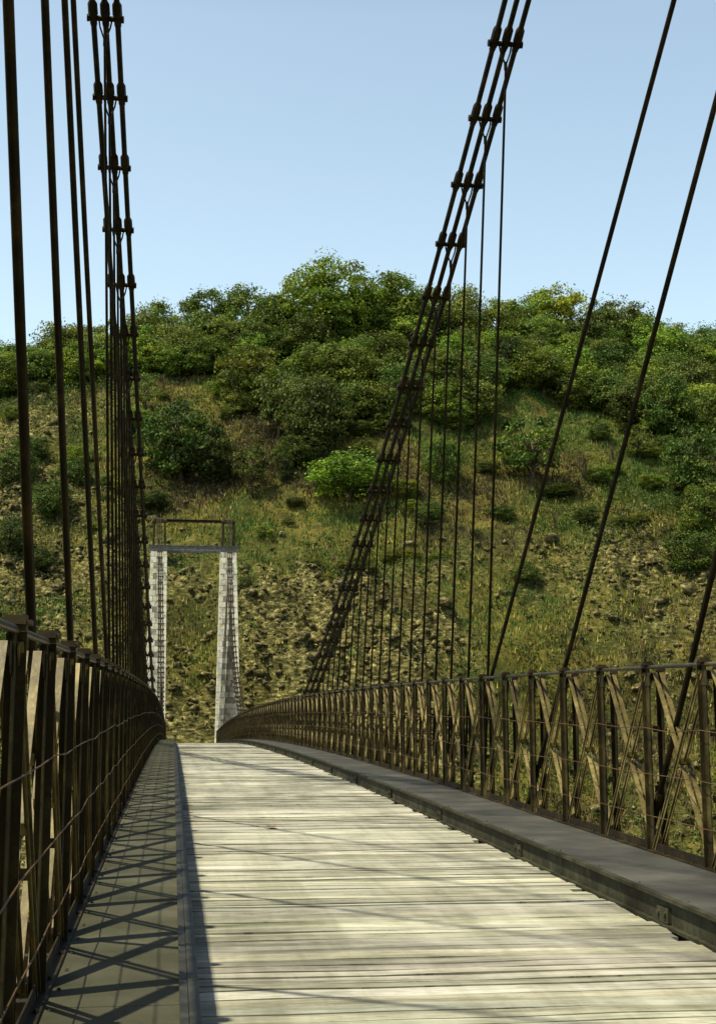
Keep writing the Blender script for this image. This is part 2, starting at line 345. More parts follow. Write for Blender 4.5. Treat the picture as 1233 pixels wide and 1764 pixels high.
def brace_mesh(s):
    p = MB(); a, b_ = .06, PITCHY-.06; zt, zb = HR-.06, .03
    for x in (s*.030, s*.085):      # falls towards the near bank: near foot to far head
        P, Q = Vector((x, a, zb)), Vector((x, b_, zt)); dd = (Q-P).normalized(); nn = Vector((0, -dd.z, dd.y))
        p.bar(P, Q, (1, 0, 0), .036, .007); p.bar(P-nn*.017+Vector((s*.012, 0, 0)), Q-nn*.017+Vector((s*.012, 0, 0)), (1, 0, 0), .007, .032)
    for x in (-s*.012, s*.052):     # rises towards the near bank
        P, Q = Vector((x, b_, zb)), Vector((x, a, zt)); dd = (Q-P).normalized(); nn = Vector((0, dd.z, -dd.y))
        p.bar(P, Q, (1, 0, 0), .030, .007); p.bar(P-nn*.017, Q-nn*.017, (1, 0, 0), .007, .030)
    p.box((-.014 if s > 0 else -.092, PITCHY/2-.022, HR/2-.022), (.092 if s > 0 else .014, PITCHY/2+.022, HR/2+.022))
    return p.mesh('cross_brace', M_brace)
def wire_pts(x, z, amp, k0, k1):
    pts = []
    for k in range(k0, k1):
        yy = Y0+PITCHY*k; pts.append((x, yy, deck(yy)+z+random.uniform(-amp, amp)))
        pts.append((x+random.uniform(-.006, .006), yy+PITCHY/2, deck(yy+PITCHY/2)+z-.012+random.uniform(-amp, amp)))
    return pts
for s, walk in SIDES:
    x = 3.892 if s > 0 else -.546; k0, k1 = (-4, 93) if s > 0 else (-6, 92)
    root = empty('bridge_railing', (x, Y0, deck(Y0)))
    tag(root, ('tall rusty lattice railing with crossed bars beside the plain grey walkway' if s > 0 else 'rusty lattice railing with knobbed posts casting stripes on the narrow walkway'), 'railing', 'lattice railings of the bridge')
    pm, cm, bm_ = post_mesh(s), cap_mesh(s), brace_mesh(s); lo = root.location
    for k in range(k0, k1):
        yy = Y0+PITCHY*k
        po = link('post', pm, None, root); po.location = (0, yy-lo.y, deck(yy)-lo.z)
        link('post_cap', cm, None, po)
        if k < k1-1:
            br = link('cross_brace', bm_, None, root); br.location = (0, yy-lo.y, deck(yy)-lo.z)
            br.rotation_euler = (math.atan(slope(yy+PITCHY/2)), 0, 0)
    tr = MB(); tr.tube([(0, Y0+PITCHY*k-lo.y, deck(Y0+PITCHY*k)+HR-.015-lo.z) for k in range(k0, k1)], .016, 8); tr.build('top_rail', M_rail, root, smooth=True)
    if 0: tr.tube([(s*.115, Y0+PITCHY*k-lo.y, deck(Y0+PITCHY*k)+HR-.075-lo.z) for k in range(k0, k1)], .014, 6)
    bc = MB(); ya, yb = Y0+PITCHY*k0-1, Y0+PITCHY*(k1-1); xo = -s*.052
    strip(bc, min(xo, xo+s*.05), max(xo, xo+s*.05), .002, .012, ya, yb); strip(bc, min(xo+s*.04, xo+s*.048), max(xo+s*.04, xo+s*.048), .0125, .075, ya, yb)
    for k in range(k0, min(k1, 50)):
        for q in (.3, .9): dome(bc, xo+s*.018, Y0+PITCHY*k+q, deck(Y0+PITCHY*k+q)+.012, .014, .014)
    o = bc.build('bottom_chord', M_cable, root); o.location = (0, -lo.y, -lo.z)
    for z in (.30, .63, .99):
        wmb = MB(); wmb.tube(wire_pts(-s*.05, z, .012, k0, k1-1), .0036, 5, False); o = wmb.build('wire', M_rust, root); o.location = (0, -lo.y, -lo.z)

# ------------------------------------------------------------------ suspension cables of linked iron bars
YP = 18.223; SP = .165
def joint(k, s): yy = YP+PITCHY*k; return Vector((cable_x(yy, s), yy, cable_z(yy)))
KA, KB = -15, 90
for s, walk in SIDES:
    root = empty('suspension_cable', joint(0, s))
    tag(root, f'sagging main cable of triple linked iron bars above the {walk}', 'cable', 'main cables of the bridge'); lo = root.location
    for k in range(KA, KB+1):
        P = joint(k, s)-lo
        pn = MB(); pn.tube([(P.x-.252, P.y, P.z), (P.x-.215, P.y, P.z), (P.x-.214, P.y, P.z), (P.x+.214, P.y, P.z), (P.x+.215, P.y, P.z), (P.x+.252, P.y, P.z)], [.052, .052, .039, .039, .052, .052], 8)
        pn.build('pin', M_cable, root)
        if k < KB:
            Q = joint(k+1, s)-lo; d = Q-P; lb = MB()
            for i in (-1, 0, 1):
                o_ = Vector((SP*i, 0, 0)); A, B = P+o_, Q+o_; at = lambda t: A+(B-A)*t
                # forked eye at the upper end of each bar, plain eye at the lower one
                lb.tube([at(.03), at(.07), at(.10), at(.79), at(.83), at(.95), at(.98)], [.050, .050, .040, .040, .066, .068, .05], 8)
                for t in (0, 1): p = at(t); lb.tube([p+Vector((-.040, 0, 0)), p+Vector((.040, 0, 0))], .064 if t == 0 else .066, 10)
            lb.build('link_bars', M_cable, root, smooth=False)

ORD = ['first', 'second', 'third', 'fourth', 'fifth', 'sixth', 'seventh', 'eighth', 'ninth', 'tenth', 'eleventh', 'twelfth', 'thirteenth', 'fourteenth', 'fifteenth', 'sixteenth', 'seventeenth', 'eighteenth', 'nineteenth', 'twentieth',
       'twenty-first', 'twenty-second', 'twenty-third', 'twenty-fourth', 'twenty-fifth', 'twenty-sixth', 'twenty-seventh', 'twenty-eighth', 'twenty-ninth', 'thirtieth']
def hanger(k, s, label):
    P = joint(k, s); yy = P.y; foot = Vector(((4.02 if s > 0 else -.72)+s*.03, yy, deck(yy)-.30))
    if P.z-.4 < foot.z+.3: return
    root = empty('hanger_rod', foot); tag(root, label, 'hanger rod', 'hanger rods of the bridge')
    J = P+Vector((0, 0, -.30)); st = MB()
    for q in (-1, 1): st.tube([P+Vector((q*.085, 0, -.04))-foot, P+Vector((q*.07, 0, -.13))-foot, J+Vector((q*.012, 0, 0))-foot], .013, 6)
    st.build('yoke', M_cable, root)
    rd = MB(); rd.tube([J-foot+Vector((0, 0, .02)), J-foot+Vector((0, 0, -.10)), J-foot+Vector((0, 0, -.11)), Vector((0, 0, 0))], [.026, .026, .0185, .0185], 7); rd.build('rod', M_cable, root, smooth=True)
    nb = MB(); nb.tube([(0, 0, -.02), (0, 0, .06)], .03, 6); nb.build('nut', M_cable, root)
for s, walk in SIDES:
    for k in range(0, 24): hanger(k, s, f'{ORD[k]} vertical hanger rod after the slanted stays, above the {walk}')
    for j, k in enumerate(range(78, 56, -1)): hanger(k, s, f'{ORD[j]} hanger rod out from the stone tower, above the far {walk}')
# slanted stays from the tower heads
def stay(T, Yb, s, label, A=None):
    A = Vector(A or (4.03 if s > 0 else -.78, Yb, deck(Yb)+HR)); T = Vector(T); d = (A-T).normalized()
    foot = A+d*((A.z-deck(Yb)-.02)/abs(d.z)); root = empty('stay_cable', foot); tag(root, label, 'stay cable', 'slanted stays of the bridge')
    c_ = MB(); c_.tube([T-foot, -d*.55], .025, 8); c_.build('rod', M_cable, root, smooth=True)
    c_ = MB(); c_.tube([-d*.56, -d*.50, -d*.06, Vector((0, 0, 0))], [.034, .034, .034, .02], 8); c_.build('turnbuckle', M_cable, root)
for s, walk in SIDES:
    near = ((4.0, .45, 4.80), (3.991, .566, 4.68), (3.993, .749, 4.90), (4.004, .85, 4.81)) if s > 0 else ((-.696, .574, -1.128), (-.755, .722, -1.125), (-.756, .772, -1.214), (-.809, .971, -1.252))
    for j, Yb in enumerate((6.98, 10.46, 13.96, 17.30)): stay((near[j][2], -.5, 16.7), Yb, s, f'slanted black stay above the {walk}, {ORD[3-j]} outward from the hanger rods', (near[j][0], Yb, near[j][1]))
    Tf = (5.02, 130.9, 16.9) if s > 0 else (-1.58, 130.9, 16.9)
    for j, Yb in enumerate((124.3, 120.8, 117.3, 114.0)): stay(Tf, Yb, s, f'thin slanted stay by the stone tower over the {walk}, {ORD[j]} out')

# ------------------------------------------------------------------ far tower
tw = empty('bridge_tower', (1.7, 131.5, -2.2)); tag(tw, 'whitewashed stone bridge tower with two battered legs and dark iron head', 'tower')
def leg(inner_t, inner_b, outer_t, outer_b):
    mb = MB(); zt, zb = 17.15, -3.2; H = .52; n_ = int((zt-zb)/H); L = tw.location
    for i in range(n_):
        z0 = zb+i*(zt-zb)/n_; z1 = zb+(i+1)*(zt-zb)/n_-.025
        t0, t1 = (z0-zb)/(zt-zb), (z1-zb)/(zt-zb); f0, f1 = .55+.45*(1-t0), .55+.45*(1-t1)
        a0, a1 = inner_b+(inner_t-inner_b)*t0, inner_b+(inner_t-inner_b)*t1; b0, b1 = outer_b+(outer_t-outer_b)*t0, outer_b+(outer_t-outer_b)*t1
        lo0, hi0, lo1, hi1 = min(a0, b0), max(a0, b0), min(a1, b1), max(a1, b1)
        # courses of dressed stones, long and short at the corners
        cuts = [0, .36 if i % 2 else .22, (.36 if i % 2 else .22)+random.uniform(.16, .26), .70 if i % 2 else .80, 1]
        d0, d1 = 1.15+.35*f0, 1.15+.35*f1
        for c in range(4):
            u0, u1 = cuts[c]+(.008 if c else 0), cuts[c+1]-.008*(c < 3); corner = c in (0, 3)
            g = (random.uniform(.92, .98) if c == 3 else random.uniform(.7, .95)) if corner else (random.uniform(.62, .88) if random.random() < .68 else random.uniform(.28, .46))
            col = (g, g*.965, g*random.uniform(.74, .86)); pr = random.uniform(0, .025)
            X = lambda u, l, h: l+(h-l)*u
            for (ya0, yb0, ya1, yb1) in ((131.5-d0/2-pr-.15, 131.5+d0/2+pr, 131.5-d1/2-pr-.15, 131.5+d1/2+pr),):
                vs = [(X(u0, lo0, hi0), ya0, z0), (X(u1, lo0, hi0), ya0, z0), (X(u1, lo0, hi0), yb0, z0), (X(u0, lo0, hi0), yb0, z0), (X(u0, lo1, hi1), ya1, z1), (X(u1, lo1, hi1), ya1, z1), (X(u1, lo1, hi1), yb1, z1), (X(u0, lo1, hi1), yb1, z1)]
                mb.add([(p[0]-L.x, p[1]-L.y, p[2]-L.z) for p in vs], [(0, 3, 2, 1), (4, 5, 6, 7), (0, 1, 5, 4), (1, 2, 6, 5), (2, 3, 7, 6), (3, 0, 4, 7)], col)
    # mortar core
    lo0, hi0, lo1, hi1 = min(inner_b, outer_b)+.02, max(inner_b, outer_b)-.02, min(inner_t, outer_t)+.02, max(inner_t, outer_t)-.02
    vs = [(lo0, 130.75, zb), (hi0, 130.75, zb), (hi0, 132.2, zb), (lo0, 132.2, zb), (lo1, 130.86, zt-.03), (hi1, 130.86, zt-.03), (hi1, 132.05, zt-.03), (lo1, 132.05, zt-.03)]
    mb.add([(p[0]-L.x, p[1]-L.y, p[2]-L.z) for p in vs], [(0, 3, 2, 1), (4, 5, 6, 7), (0, 1, 5, 4), (1, 2, 6, 5), (2, 3, 7, 6), (3, 0, 4, 7)], (.13, .125, .10))
    lg = mb.build('leg', M_stone, tw, cols=True)
    cb = MB(); cx = (min(inner_t, outer_t)+max(inner_t, outer_t))/2-L.x
    cb.box((cx-.80, -.82, 17.17-L.z), (cx+.80, .80, 17.42-L.z), (.30, .30, .27)); cb.box((cx-.66, -.66, 17.422-L.z), (cx+.66, .66, 17.7-L.z), (.26, .26, .24))
    cb.build('capstone', M_stone, lg, cols=True); return cx
cxl = leg(-.78, -.62, -2.28, -2.78); cxr = leg(4.20, 3.90, 5.70, 6.35); L = tw.location
for cx, s in ((cxl, -1), (cxr, 1)):
    fr = MB()
    for dx in (-.52, .52):
        for dy in (-.45, .45): fr.bar((cx+dx*1.05, dy*1.2, 17.702-L.z), (cx+dx*.92, dy*.7, 20.0-L.z), (1, 0, 0), .17, .10)
        fr.bar((cx+dx*1.0, -.52, 18.0-L.z), (cx+dx*.95, .34, 19.8-L.z), (1, 0, 0), .05, .08); fr.bar((cx+dx*1.0, .52, 18.0-L.z), (cx+dx*.95, -.34, 19.8-L.z), (1, 0, 0), .05, .08)
    fo = fr.build('saddle_frame', M_cable, tw)
    sb = MB(); sb.box((cx-.66, -.40, 20.0-L.z), (cx+.66, .40, 20.16-L.z)); sb.tube([(cx-.45, 0, 20.26-L.z), (cx+.45, 0, 20.26-L.z)], .16, 12); sb.build('saddle', M_rail, fo)
ub = MB(); ub.box((cxl+.665, -.10, 20.03-L.z), (cxr-.665, .10, 20.09-L.z)); ub.box((cxl+.665, -.02, 20.092-L.z), (cxr-.665, .02, 20.24-L.z)); ub.box((cxl+.665, -.10, 20.242-L.z), (cxr-.665, .10, 20.29-L.z)); ub.build('upper_beam', M_cable, tw)
ub = MB()
for dy in (-.86, .70): ub.box((cxl-.95, dy, 17.30-L.z), (cxr+.95, dy+.03, 17.66-L.z)); ub.box((cxl-.95, dy-.06, 17.664-L.z), (cxr+.95, dy+.09, 17.70-L.z)); ub.box((cxl+.82, dy-.08, 17.22-L.z), (cxr-.82, dy+.10, 17.296-L.z))
ub.build('lower_beam', M_beam, tw)

# ------------------------------------------------------------------ trees
def leaves(P, N, size, col, aspect=.62, r_=rng):
    """diamond leaves at P facing N, folded along the middle; returns V, T, colours"""
    n = len(P); t = r_.normal(size=(n, 3)); t -= (t*N).sum(1)[:, None]*N; t /= np.linalg.norm(t, axis=1)[:, None]+1e-9; u = np.cross(N, t)
    s = size*r_.uniform(.65, 1.35, n); a = t*s[:, None]; c = u*(s*aspect)[:, None]; f = N*(s*.18)[:, None]
    V = np.stack([P-a, P+c*.9+f, P+a, P-c*.9+f], 1).reshape(-1, 3); k = np.arange(n)*4
    T = np.concatenate([np.stack([k, k+1, k+2], 1), np.stack([k, k+2, k+3], 1)]); return V, T, np.repeat(col, 4, 0)
def unit(v): return v/(np.linalg.norm(v, axis=1)[:, None]+1e-9)
def tree_meshes(seed, n, base, clumps, crad, size, limbs=True, top=1.0, hollow=.5, lean=.0, vary=.5, squash=1.0, fill=.15):
    """unit tree: height 1, crown about .5 in radius; crown = leaves gathered round many limb ends"""
    r = np.random.default_rng(seed); cen = []
    while len(cen) < clumps:
        p = r.uniform(-1, 1, 3); q = np.linalg.norm(p)
        if q > 1 or q < hollow*r.random()**.5: continue
        z = base+(top-base)*(p[2]*.5+.5); w = .5*squash
        cen.append((p[0]*w*.84+lean*z, p[1]*w*.84, base+(z-base)*.90))
    cen = np.array(cen); sz = crad*r.uniform(.55, 1.35, clumps); wt = sz**2/np.sum(sz**2); ci = r.choice(clumps, n, p=wt)
    d = unit(r.normal(size=(n, 3))); d[:, 2] = np.where(d[:, 2] < -.3, -d[:, 2]*.6, d[:, 2]); d = unit(d); rad = sz[ci]*r.uniform(.25, 1.12, n)**.7
    P = cen[ci]+d*rad[:, None]*np.array([1, 1, .82]); P[:, 2] = np.maximum(P[:, 2], .01)
    m = int(n*fill); sh = unit(r.normal(size=(m, 3))); kk = .62+.55*vnoise(sh[:, 0]*3.1+seed, sh[:, 1]*3.1+sh[:, 2]*2.3+7); sh_ = sh*kk[:, None]*r.uniform(.80, 1.04, (m, 1)); low = sh_[:, 2] < -.75; sh_[low, 2] *= .7
    P[:m] = np.c_[sh_[:, 0]*.5*squash+lean*.5, sh_[:, 1]*.5*squash, base+(top-base)*(sh_[:, 2]*.5+.5)]; d[:m] = sh; P[:, 2] = np.maximum(P[:, 2], .01)
    N = unit(d*.8+r.normal(size=(n, 3))*.6+np.array([0, 0, .12]))
    tone = r.uniform(1-vary, 1+vary, clumps)[ci]*r.uniform(.7, 1.3, n); yel = r.uniform(0, 1, clumps)[ci]
    col = np.stack([(.078+.090*yel)*tone, (.138+.062*yel)*tone, (.028+.004*yel)*tone], 1)
    V, T, cc = leaves(P, N, size, col, r_=r); crown = np_mesh('crown', V, T, cc, M_leaf)
    mb = MB(); h = base+(top-base)*.55; wob = r.normal(size=(5, 2))*.018; tp = [(lean*h*k/4+wob[k, 0]*(k > 0), wob[k, 1]*(k > 0), -.04+(h+.04)*k/4) for k in range(5)]
    mb.tube(tp, [.034, .026, .021, .015, .009], 7)
    for j in (r.choice(clumps, min(clumps, 16), replace=False) if limbs else []):
        e = cen[j]; s0 = .3+.6*r.random(); p0 = np.array([lean*h*s0, 0, -.04+(h+.04)*s0]); p0[2] = min(p0[2], e[2]); m_ = (p0+e)/2+np.array([0, 0, .03]); mb.tube([p0, m_, e], [.014, .009, .004], 5)
    return crown, mb.mesh('trunk', M_bark, True)
KINDS = {
    'round': [tree_meshes(20+i, 8000, .12, 64, .125, .0205, hollow=.62) for i in range(4)],
    'dome': [tree_meshes(40+i, 8000, .04, 64, .13, .0205, hollow=.6) for i in range(4)],
    'open': [tree_meshes(60+i, 3400, .30, 34, .105, .024, lean=(-.05, .06)[i], fill=.12) for i in range(2)],
    'wispy': [tree_meshes(70+i, 2600, .14, 34, .09, .021, squash=.85, fill=.1) for i in range(2)],
    'oak': [tree_meshes(80, 22000, .10, 150, .085, .0135, hollow=.6, vary=.38, fill=.2)],
}
def bare_meshes(seed):
    r = random.Random(seed); mb = MB()
    def grow(p, d, L, rad, lvl):
        e = p+d*L; m_ = (p+e)/2+Vector((r.uniform(-1, 1), r.uniform(-1, 1), 0))*L*.06; mb.tube([p, m_, e], [rad, rad*.85, rad*.66], 6 if lvl > 1 else 4)
        if lvl == 0: return
        for _ in range(3 if lvl > 1 else 4):
            grow(e if r.random() < .6 else m_, (d+Vector((r.uniform(-.7, .7), r.uniform(-.7, .7), r.uniform(-.05, .5)))).normalized(), L*r.uniform(.6, .8), rad*.58, lvl-1)
    grow(Vector((0, 0, -.03)), Vector((.02, 0, 1)), .30, .03, 4); return mb.mesh('trunk', M_bark)
cnt = {}
def tree(kind, px, py, w, h, label, tint=(1, 1, 1), group=None, name='tree', cat='tree', off=0.0, sink=.05):
    X, Y, Z = hit(px, py); Y += off
    if off: X = X*(Y/(Y-off)); Z = float(ground(X, Y))
    wm, hm = w*Y/F*1.26, h*Y/F*1.07; root = empty(name, (X, Y, Z-sink*hm)); root.rotation_euler.z = random.uniform(0, 2*PI); root.scale = (wm, wm, hm)
    tag(root, label, cat, group)
    if kind == 'bare': link('trunk', bare_meshes(int(px)), None, root); return root
    k = cnt.get(kind, 0); cnt[kind] = k+1; cr, tk = KINDS[kind][k % len(KINDS[kind])]
    g = random.uniform(.62, 1.18); o = link('crown', cr, None, root); o.color = (tint[0]*g*random.uniform(.9, 1.18), tint[1]*g, tint[2]*g*random.uniform(.8, 1.2), 1); link('trunk', tk, None, root); return root
BR, MID, DK, VDK, YG, PALE, OLV = (1.25, 1.35, .9), (1, 1, 1), (.62, .68, .6), (.42, .5, .45), (1.2, 1.2, .8), (1.2, 1.15, 1.25), (1.15, .95, .8)
WOOD = 'trees of the wood along the hilltop'; SLOPE = 'bushes and small trees on the open slope'
LIST = [
 # kind, px, foot, width, height, tint, label, group
 ('dome', 18, 690, 80, 82, BR, 'bright green bush at the low end of the ridge, outermost behind the thickest stay', WOOD),
 ('dome', 72, 655, 62, 72, BR, 'small bright bush on the ridge between the thickest stay and the second stay', WOOD),
 ('round', 112, 655, 84, 88, MID, 'rounded green tree on the low ridge right behind the second stay', WOOD),
 ('round', 158, 648, 66, 84, MID, 'green tree on the low ridge between the third and fourth slanted stays', WOOD),
 ('wispy', 190, 640, 55, 88, MID, 'thin tree on the ridge hidden behind the bundle of hanger rods', WOOD),
 ('round', 270, 606, 92, 100, MID, 'round isolated tree on the skyline just beside the narrow main cable', WOOD),
 ('wispy', 322, 600, 52, 80, PALE, 'thin pale-leaved tree in the dip of the skyline beside the round isolated tree', WOOD),
 ('round', 362, 604, 92, 105, MID, 'bushy tree on the skyline at the start of the even row above the tower', WOOD),
 ('round', 428, 606, 96, 114, MID, 'broad bushy tree in the middle of the even skyline row above the tower', WOOD),
 ('round', 474, 612, 78, 112, MID, 'bushy tree ending the even skyline row, against the tallest crown', WOOD),
 ('oak', 574, 606, 186, 178, BR, 'tallest and broadest tree on the skyline, domed crown with sky showing through', WOOD),
 ('round', 676, 592, 112, 136, MID, 'large tree sloping down from the tallest crown towards the chain cable', WOOD),
 ('round', 728, 592, 86, 112, BR, 'leafy tree on the skyline crossed by the wide chain cable', WOOD),
 ('round', 794, 602, 84, 118, MID, 'tree on the skyline seen through the vertical rods next to the chain cable', WOOD),
 ('round', 864, 604, 74, 100, MID, 'lower tree filling the notch of the skyline beside the first vertical rod', WOOD),
 ('dome', 908, 598, 66, 90, BR, 'small bright tree between the first vertical rod and the twin-topped trees', WOOD),
 ('round', 962, 598, 96, 114, YG, 'yellow-green twin-topped tree on the skyline before the slanted stay', WOOD),
 ('wispy', 1026, 580, 50, 102, MID, 'slender pointed treetop touching the slanted stay on the skyline', WOOD),
 ('round', 1068, 612, 100, 120, MID, 'big tree on the skyline between the two long slanted stays', WOOD),
 ('round', 1112, 630, 80, 92, BR, 'sloping crown behind the outer long slanted stay', WOOD),
 ('wispy', 1160, 645, 70, 92, PALE, 'gappy thin tree with sky between its twigs beyond the outer stay', WOOD),
 ('dome', 1214, 650, 84, 94, MID, 'rounded bush on the skyline at the far corner past the gappy tree', WOOD),
 ('dome', 345, 655, 96, 74, DK, 'dark low tree under the even skyline row, beside the heather patch', WOOD),
 ('open', 420, 708, 104, 112, OLV, 'thin-stemmed olive tree standing over the yellow grass patch', SLOPE),
 ('dome', 296, 640, 84, 52, DK, 'flat dark thicket below the round isolated tree', WOOD),
 ('round', 520, 640, 92, 92, DK, 'dark tree tucked under the tallest crown on its uphill edge', WOOD),
 ('round', 548, 690, 104, 104, MID, 'mid-green tree in the second row directly below the tallest crown', WOOD),
 ('round', 606, 692, 104, 106, MID, 'full crown in the second row between the tallest tree and the chain cable', WOOD),
 ('dome', 655, 655, 104, 92, DK, 'shady crown below the sloping large tree, next to the chain cable', WOOD),
 ('open', 476, 752, 84, 122, MID, 'tall-stemmed tree at the edge of the yellow grass patch', SLOPE),
 ('round', 545, 792, 112, 150, DK, 'large dark tree with a visible trunk standing above the light green dome bush', SLOPE),
 ('dome', 310, 815, 122, 152, VDK, 'very dark rounded evergreen above the tower head', SLOPE),
 ('dome', 366, 820, 70, 96, VDK, 'smaller dark bush joined to the very dark evergreen', SLOPE),
 ('open', 433, 846, 56, 96, OLV, 'little single-stemmed tree alone in the dry grass above the tower beam', SLOPE),
 ('dome', 490, 828, 26, 62, VDK, 'narrow dark stump-like shrub beside the little single-stemmed tree', SLOPE),
 ('dome', 514, 806, 74, 66, DK, 'low dark bush at the foot of the large dark tree', SLOPE),
 ('dome', 602, 858, 138, 92, BR, 'broad light green dome bush beside the chain cable', SLOPE),
 ('dome', 650, 735, 92, 84, MID, 'bush behind the chain cable above the broad light green dome bush', SLOPE),
 ('dome', 762, 838, 66, 92, DK, 'upright bush seen through the vertical rods halfway up the slope', SLOPE),
 ('dome', 768, 705, 96, 112, DK, 'dark thicket seen through the vertical rods below the skyline', WOOD),
 ('dome', 716, 705, 80, 92, MID, 'leafy bush just uphill of the chain cable at the edge of the wood', WOOD),
 ('dome', 824, 722, 78, 82, MID, 'bush at the lower edge of the wood between two vertical rods', WOOD),
 ('round', 878, 665, 66, 96, VDK, 'narrow very dark tree just past the first vertical rod', WOOD),
 ('dome', 934, 660, 66, 66, BR, 'light low bush beside the narrow very dark tree', WOOD),
 ('dome', 990, 660, 76, 80, DK, 'dark bush under the twin-topped tree', WOOD),
 ('dome', 1044, 672, 112, 92, VDK, 'wide very dark crown in the wood crossed by the slanted stay', WOOD),
 ('dome', 1104, 690, 84, 88, MID, 'green crown between the two long stays below the skyline trees', WOOD),
 ('round', 1142, 765, 86, 134, DK, 'tall dark bush behind the outer stay at the wood edge', SLOPE),
 ('dome', 1192, 712, 84, 104, MID, 'rounded green bush above the dark thicket past the outer stay', WOOD),
 ('dome', 1228, 765, 66, 106, MID, 'green bush at the edge of view above the dark thicket', WOOD),
 ('round', 1200, 866, 96, 146, DK, 'upper crown of the dark thicket past the outer stay', SLOPE),
 ('dome', 1222, 935, 84, 116, DK, 'middle crown of the dark thicket past the outer stay', SLOPE),
 ('dome', 1196, 1016, 92, 96, VDK, 'lowest bush of the dark thicket past the outer stay', SLOPE),
 ('open', 922, 838, 116, 132, MID, 'small spreading tree with a short trunk alone on the grassy slope', SLOPE),
 ('bare', 1004, 826, 62, 108, MID, 'leafless grey shrub with a forked trunk on the grassy slope', SLOPE),
 ('bare', 1056, 800, 46, 66, MID, 'small leafless brush near the inner long stay', SLOPE),
 ('dome', 28, 885, 66, 78, VDK, 'dark bush on the crags outside the thickest stay', SLOPE),
 ('dome', 88, 905, 70, 74, DK, 'dark bush on the crags between the thickest stay and the second stay', SLOPE),
 ('dome', 18, 968, 60, 84, VDK, 'lower dark bush below the crags outside the thickest stay', SLOPE),
 ('dome', 55, 800, 60, 50, VDK, 'dark ivy-like bush on the upper crags beside the thickest stay', SLOPE),
 ('dome', 132, 845, 54, 56, DK, 'dark bush on the crags between the second and third stays', SLOPE),
 ('dome', 262, 868, 60, 34, VDK, 'low dark scrub on the rock just above the tower head', SLOPE),
 ('dome', 70, 985, 44, 50, VDK, 'small dark bush below the crags inside the thickest stay', SLOPE),
 ('dome', 215, 760, 44, 48, DK, 'dark scrub glimpsed behind the narrow main cable', SLOPE),
 ('dome', 560, 1015, 36, 28, OLV, 'small olive tuft of bush on the rocks beside the chain cable', SLOPE),
 ('dome', 425, 1035, 26, 40, VDK, 'very dark shrub standing in for the shaded hollow just beside the tower leg', SLOPE),  # dark shrub added in place of a shaded opening in the slope
 ('dome', 690, 960, 60, 34, OLV, 'spreading olive scrub behind the vertical rods', SLOPE),
 ('wispy', 248, 728, 52, 72, MID, 'thin bush just beside the narrow main cable on the bare slope', SLOPE),
 ('dome', 700, 860, 44, 40, OLV, 'small olive shrub in the grass between the vertical rods', SLOPE),
 ('dome', 868, 902, 40, 32, DK, 'low dark shrub in the grass beside the first vertical rod', SLOPE),
 ('dome', 955, 850, 56, 26, VDK, 'low dark scrub standing in for the shadow of the small spreading tree', SLOPE),  # very dark scrub put where the spreading tree's shadow falls
 ('bare', 955, 915, 40, 64, MID, 'bent leafless twig standing in the heather', SLOPE),
 ('dome', 905, 1010, 44, 44, DK, 'small dark shrub low on the grassy slope beside the slanted stay', SLOPE),
 ('wispy', 1100, 790, 60, 70, OLV, 'brown-green brush behind the outer stay on the slope', SLOPE),
]
for kind, px, py, w, h, tint, label, grp in LIST: tree(kind, px, py, w, h, label, tint, grp, 'bush' if kind == 'dome' or 'bush' in label or 'shrub' in label else 'tree', 'bush' if kind == 'dome' or 'bush' in label or 'shrub' in label else 'tree')
# further trees of the dense wood
for i in range(150):
    px = random.uniform(-20, 1260); lim = np.interp(px, [0, 230, 310, 400, 560, 700, 800, 900, 1000, 1100, 1233], [700, 668, 668, 715, 765, 755, 735, 690, 700, 760, 770]); top_ = np.interp(px, [0, 230, 480, 600, 900, 1233], [672, 645, 592, 580, 588, 632])
    py = random.uniform(top_, lim); w = random.uniform(55, 95)
    tree(random.choice(['round', 'dome', 'dome']), px, py, w, w*random.uniform(.85, 1.15), 'green tree within the dense mass of the hilltop wood, merging with its neighbours', random.choice([MID, MID, DK, BR]), 'merging trees of the dense wood', 'tree', 'tree')

for i in range(70):
    px = random.uniform(0, 1233); py = random.uniform(680, 1010)
    if 255 < px < 430 and py > 860: continue
    w = random.uniform(22, 52)
    tree(random.choice(['dome', 'dome', 'wispy']), px, py, w, w*random.uniform(.5, .95), 'scrubby bush scattered on the open slope below the wood', random.choice([DK, VDK, OLV, MID, YG]), 'scrubby bushes of the open slope', 'bush', 'bush')
# ------------------------------------------------------------------ ground cover of the slope (nobody could count it)
def scatter(N, x0, x1, y0, y1):
    X = rng.uniform(x0, x1, N); Y = rng.uniform(y0, y1, N); return X, Y
N = 520000; X, Y = scatter(N, -48, 118, 112, 236); r = rockiness(X, Y)
keep = rng.random(N) > r*.9; keep &= ~((np.abs(X-1.7) < 4.5) & (Y < 137)); keep &= rng.random(N) < np.clip(1.25-(Y-112)/190, .3, 1)*np.clip(fbm(X, Y, 3.2, 3)*2.6-.55, .22, 1); X, Y = X[keep], Y[keep]; N = len(X); Z = ground(X, Y)
cls = fbm(X+50, Y+20, 12, 5)+rng.normal(size=N)*.06+.08*np.exp(-((X+18)/16)**2-((Y-185)/18)**2)+.05*np.exp(-((X-8)/9)**2-((Y-180)/9)**2)
pal = np.array([(.06, .115, .020), (.12, .165, .03), (.21, .21, .045), (.31, .27, .065), (.15, .115, .045), (.07, .052, .028)])
ci = np.clip(np.digitize(cls, [.42, .495, .55, .595, .65]), 0, 5)
base = pal[ci]*np.clip(rng.lognormal(-.05, .36, (N, 1)), .35, 1.7); Hh = np.where(ci >= 4, .45, .42)*rng.uniform(.5, 1.6, N); B = 3
Vs = []; Cs = []
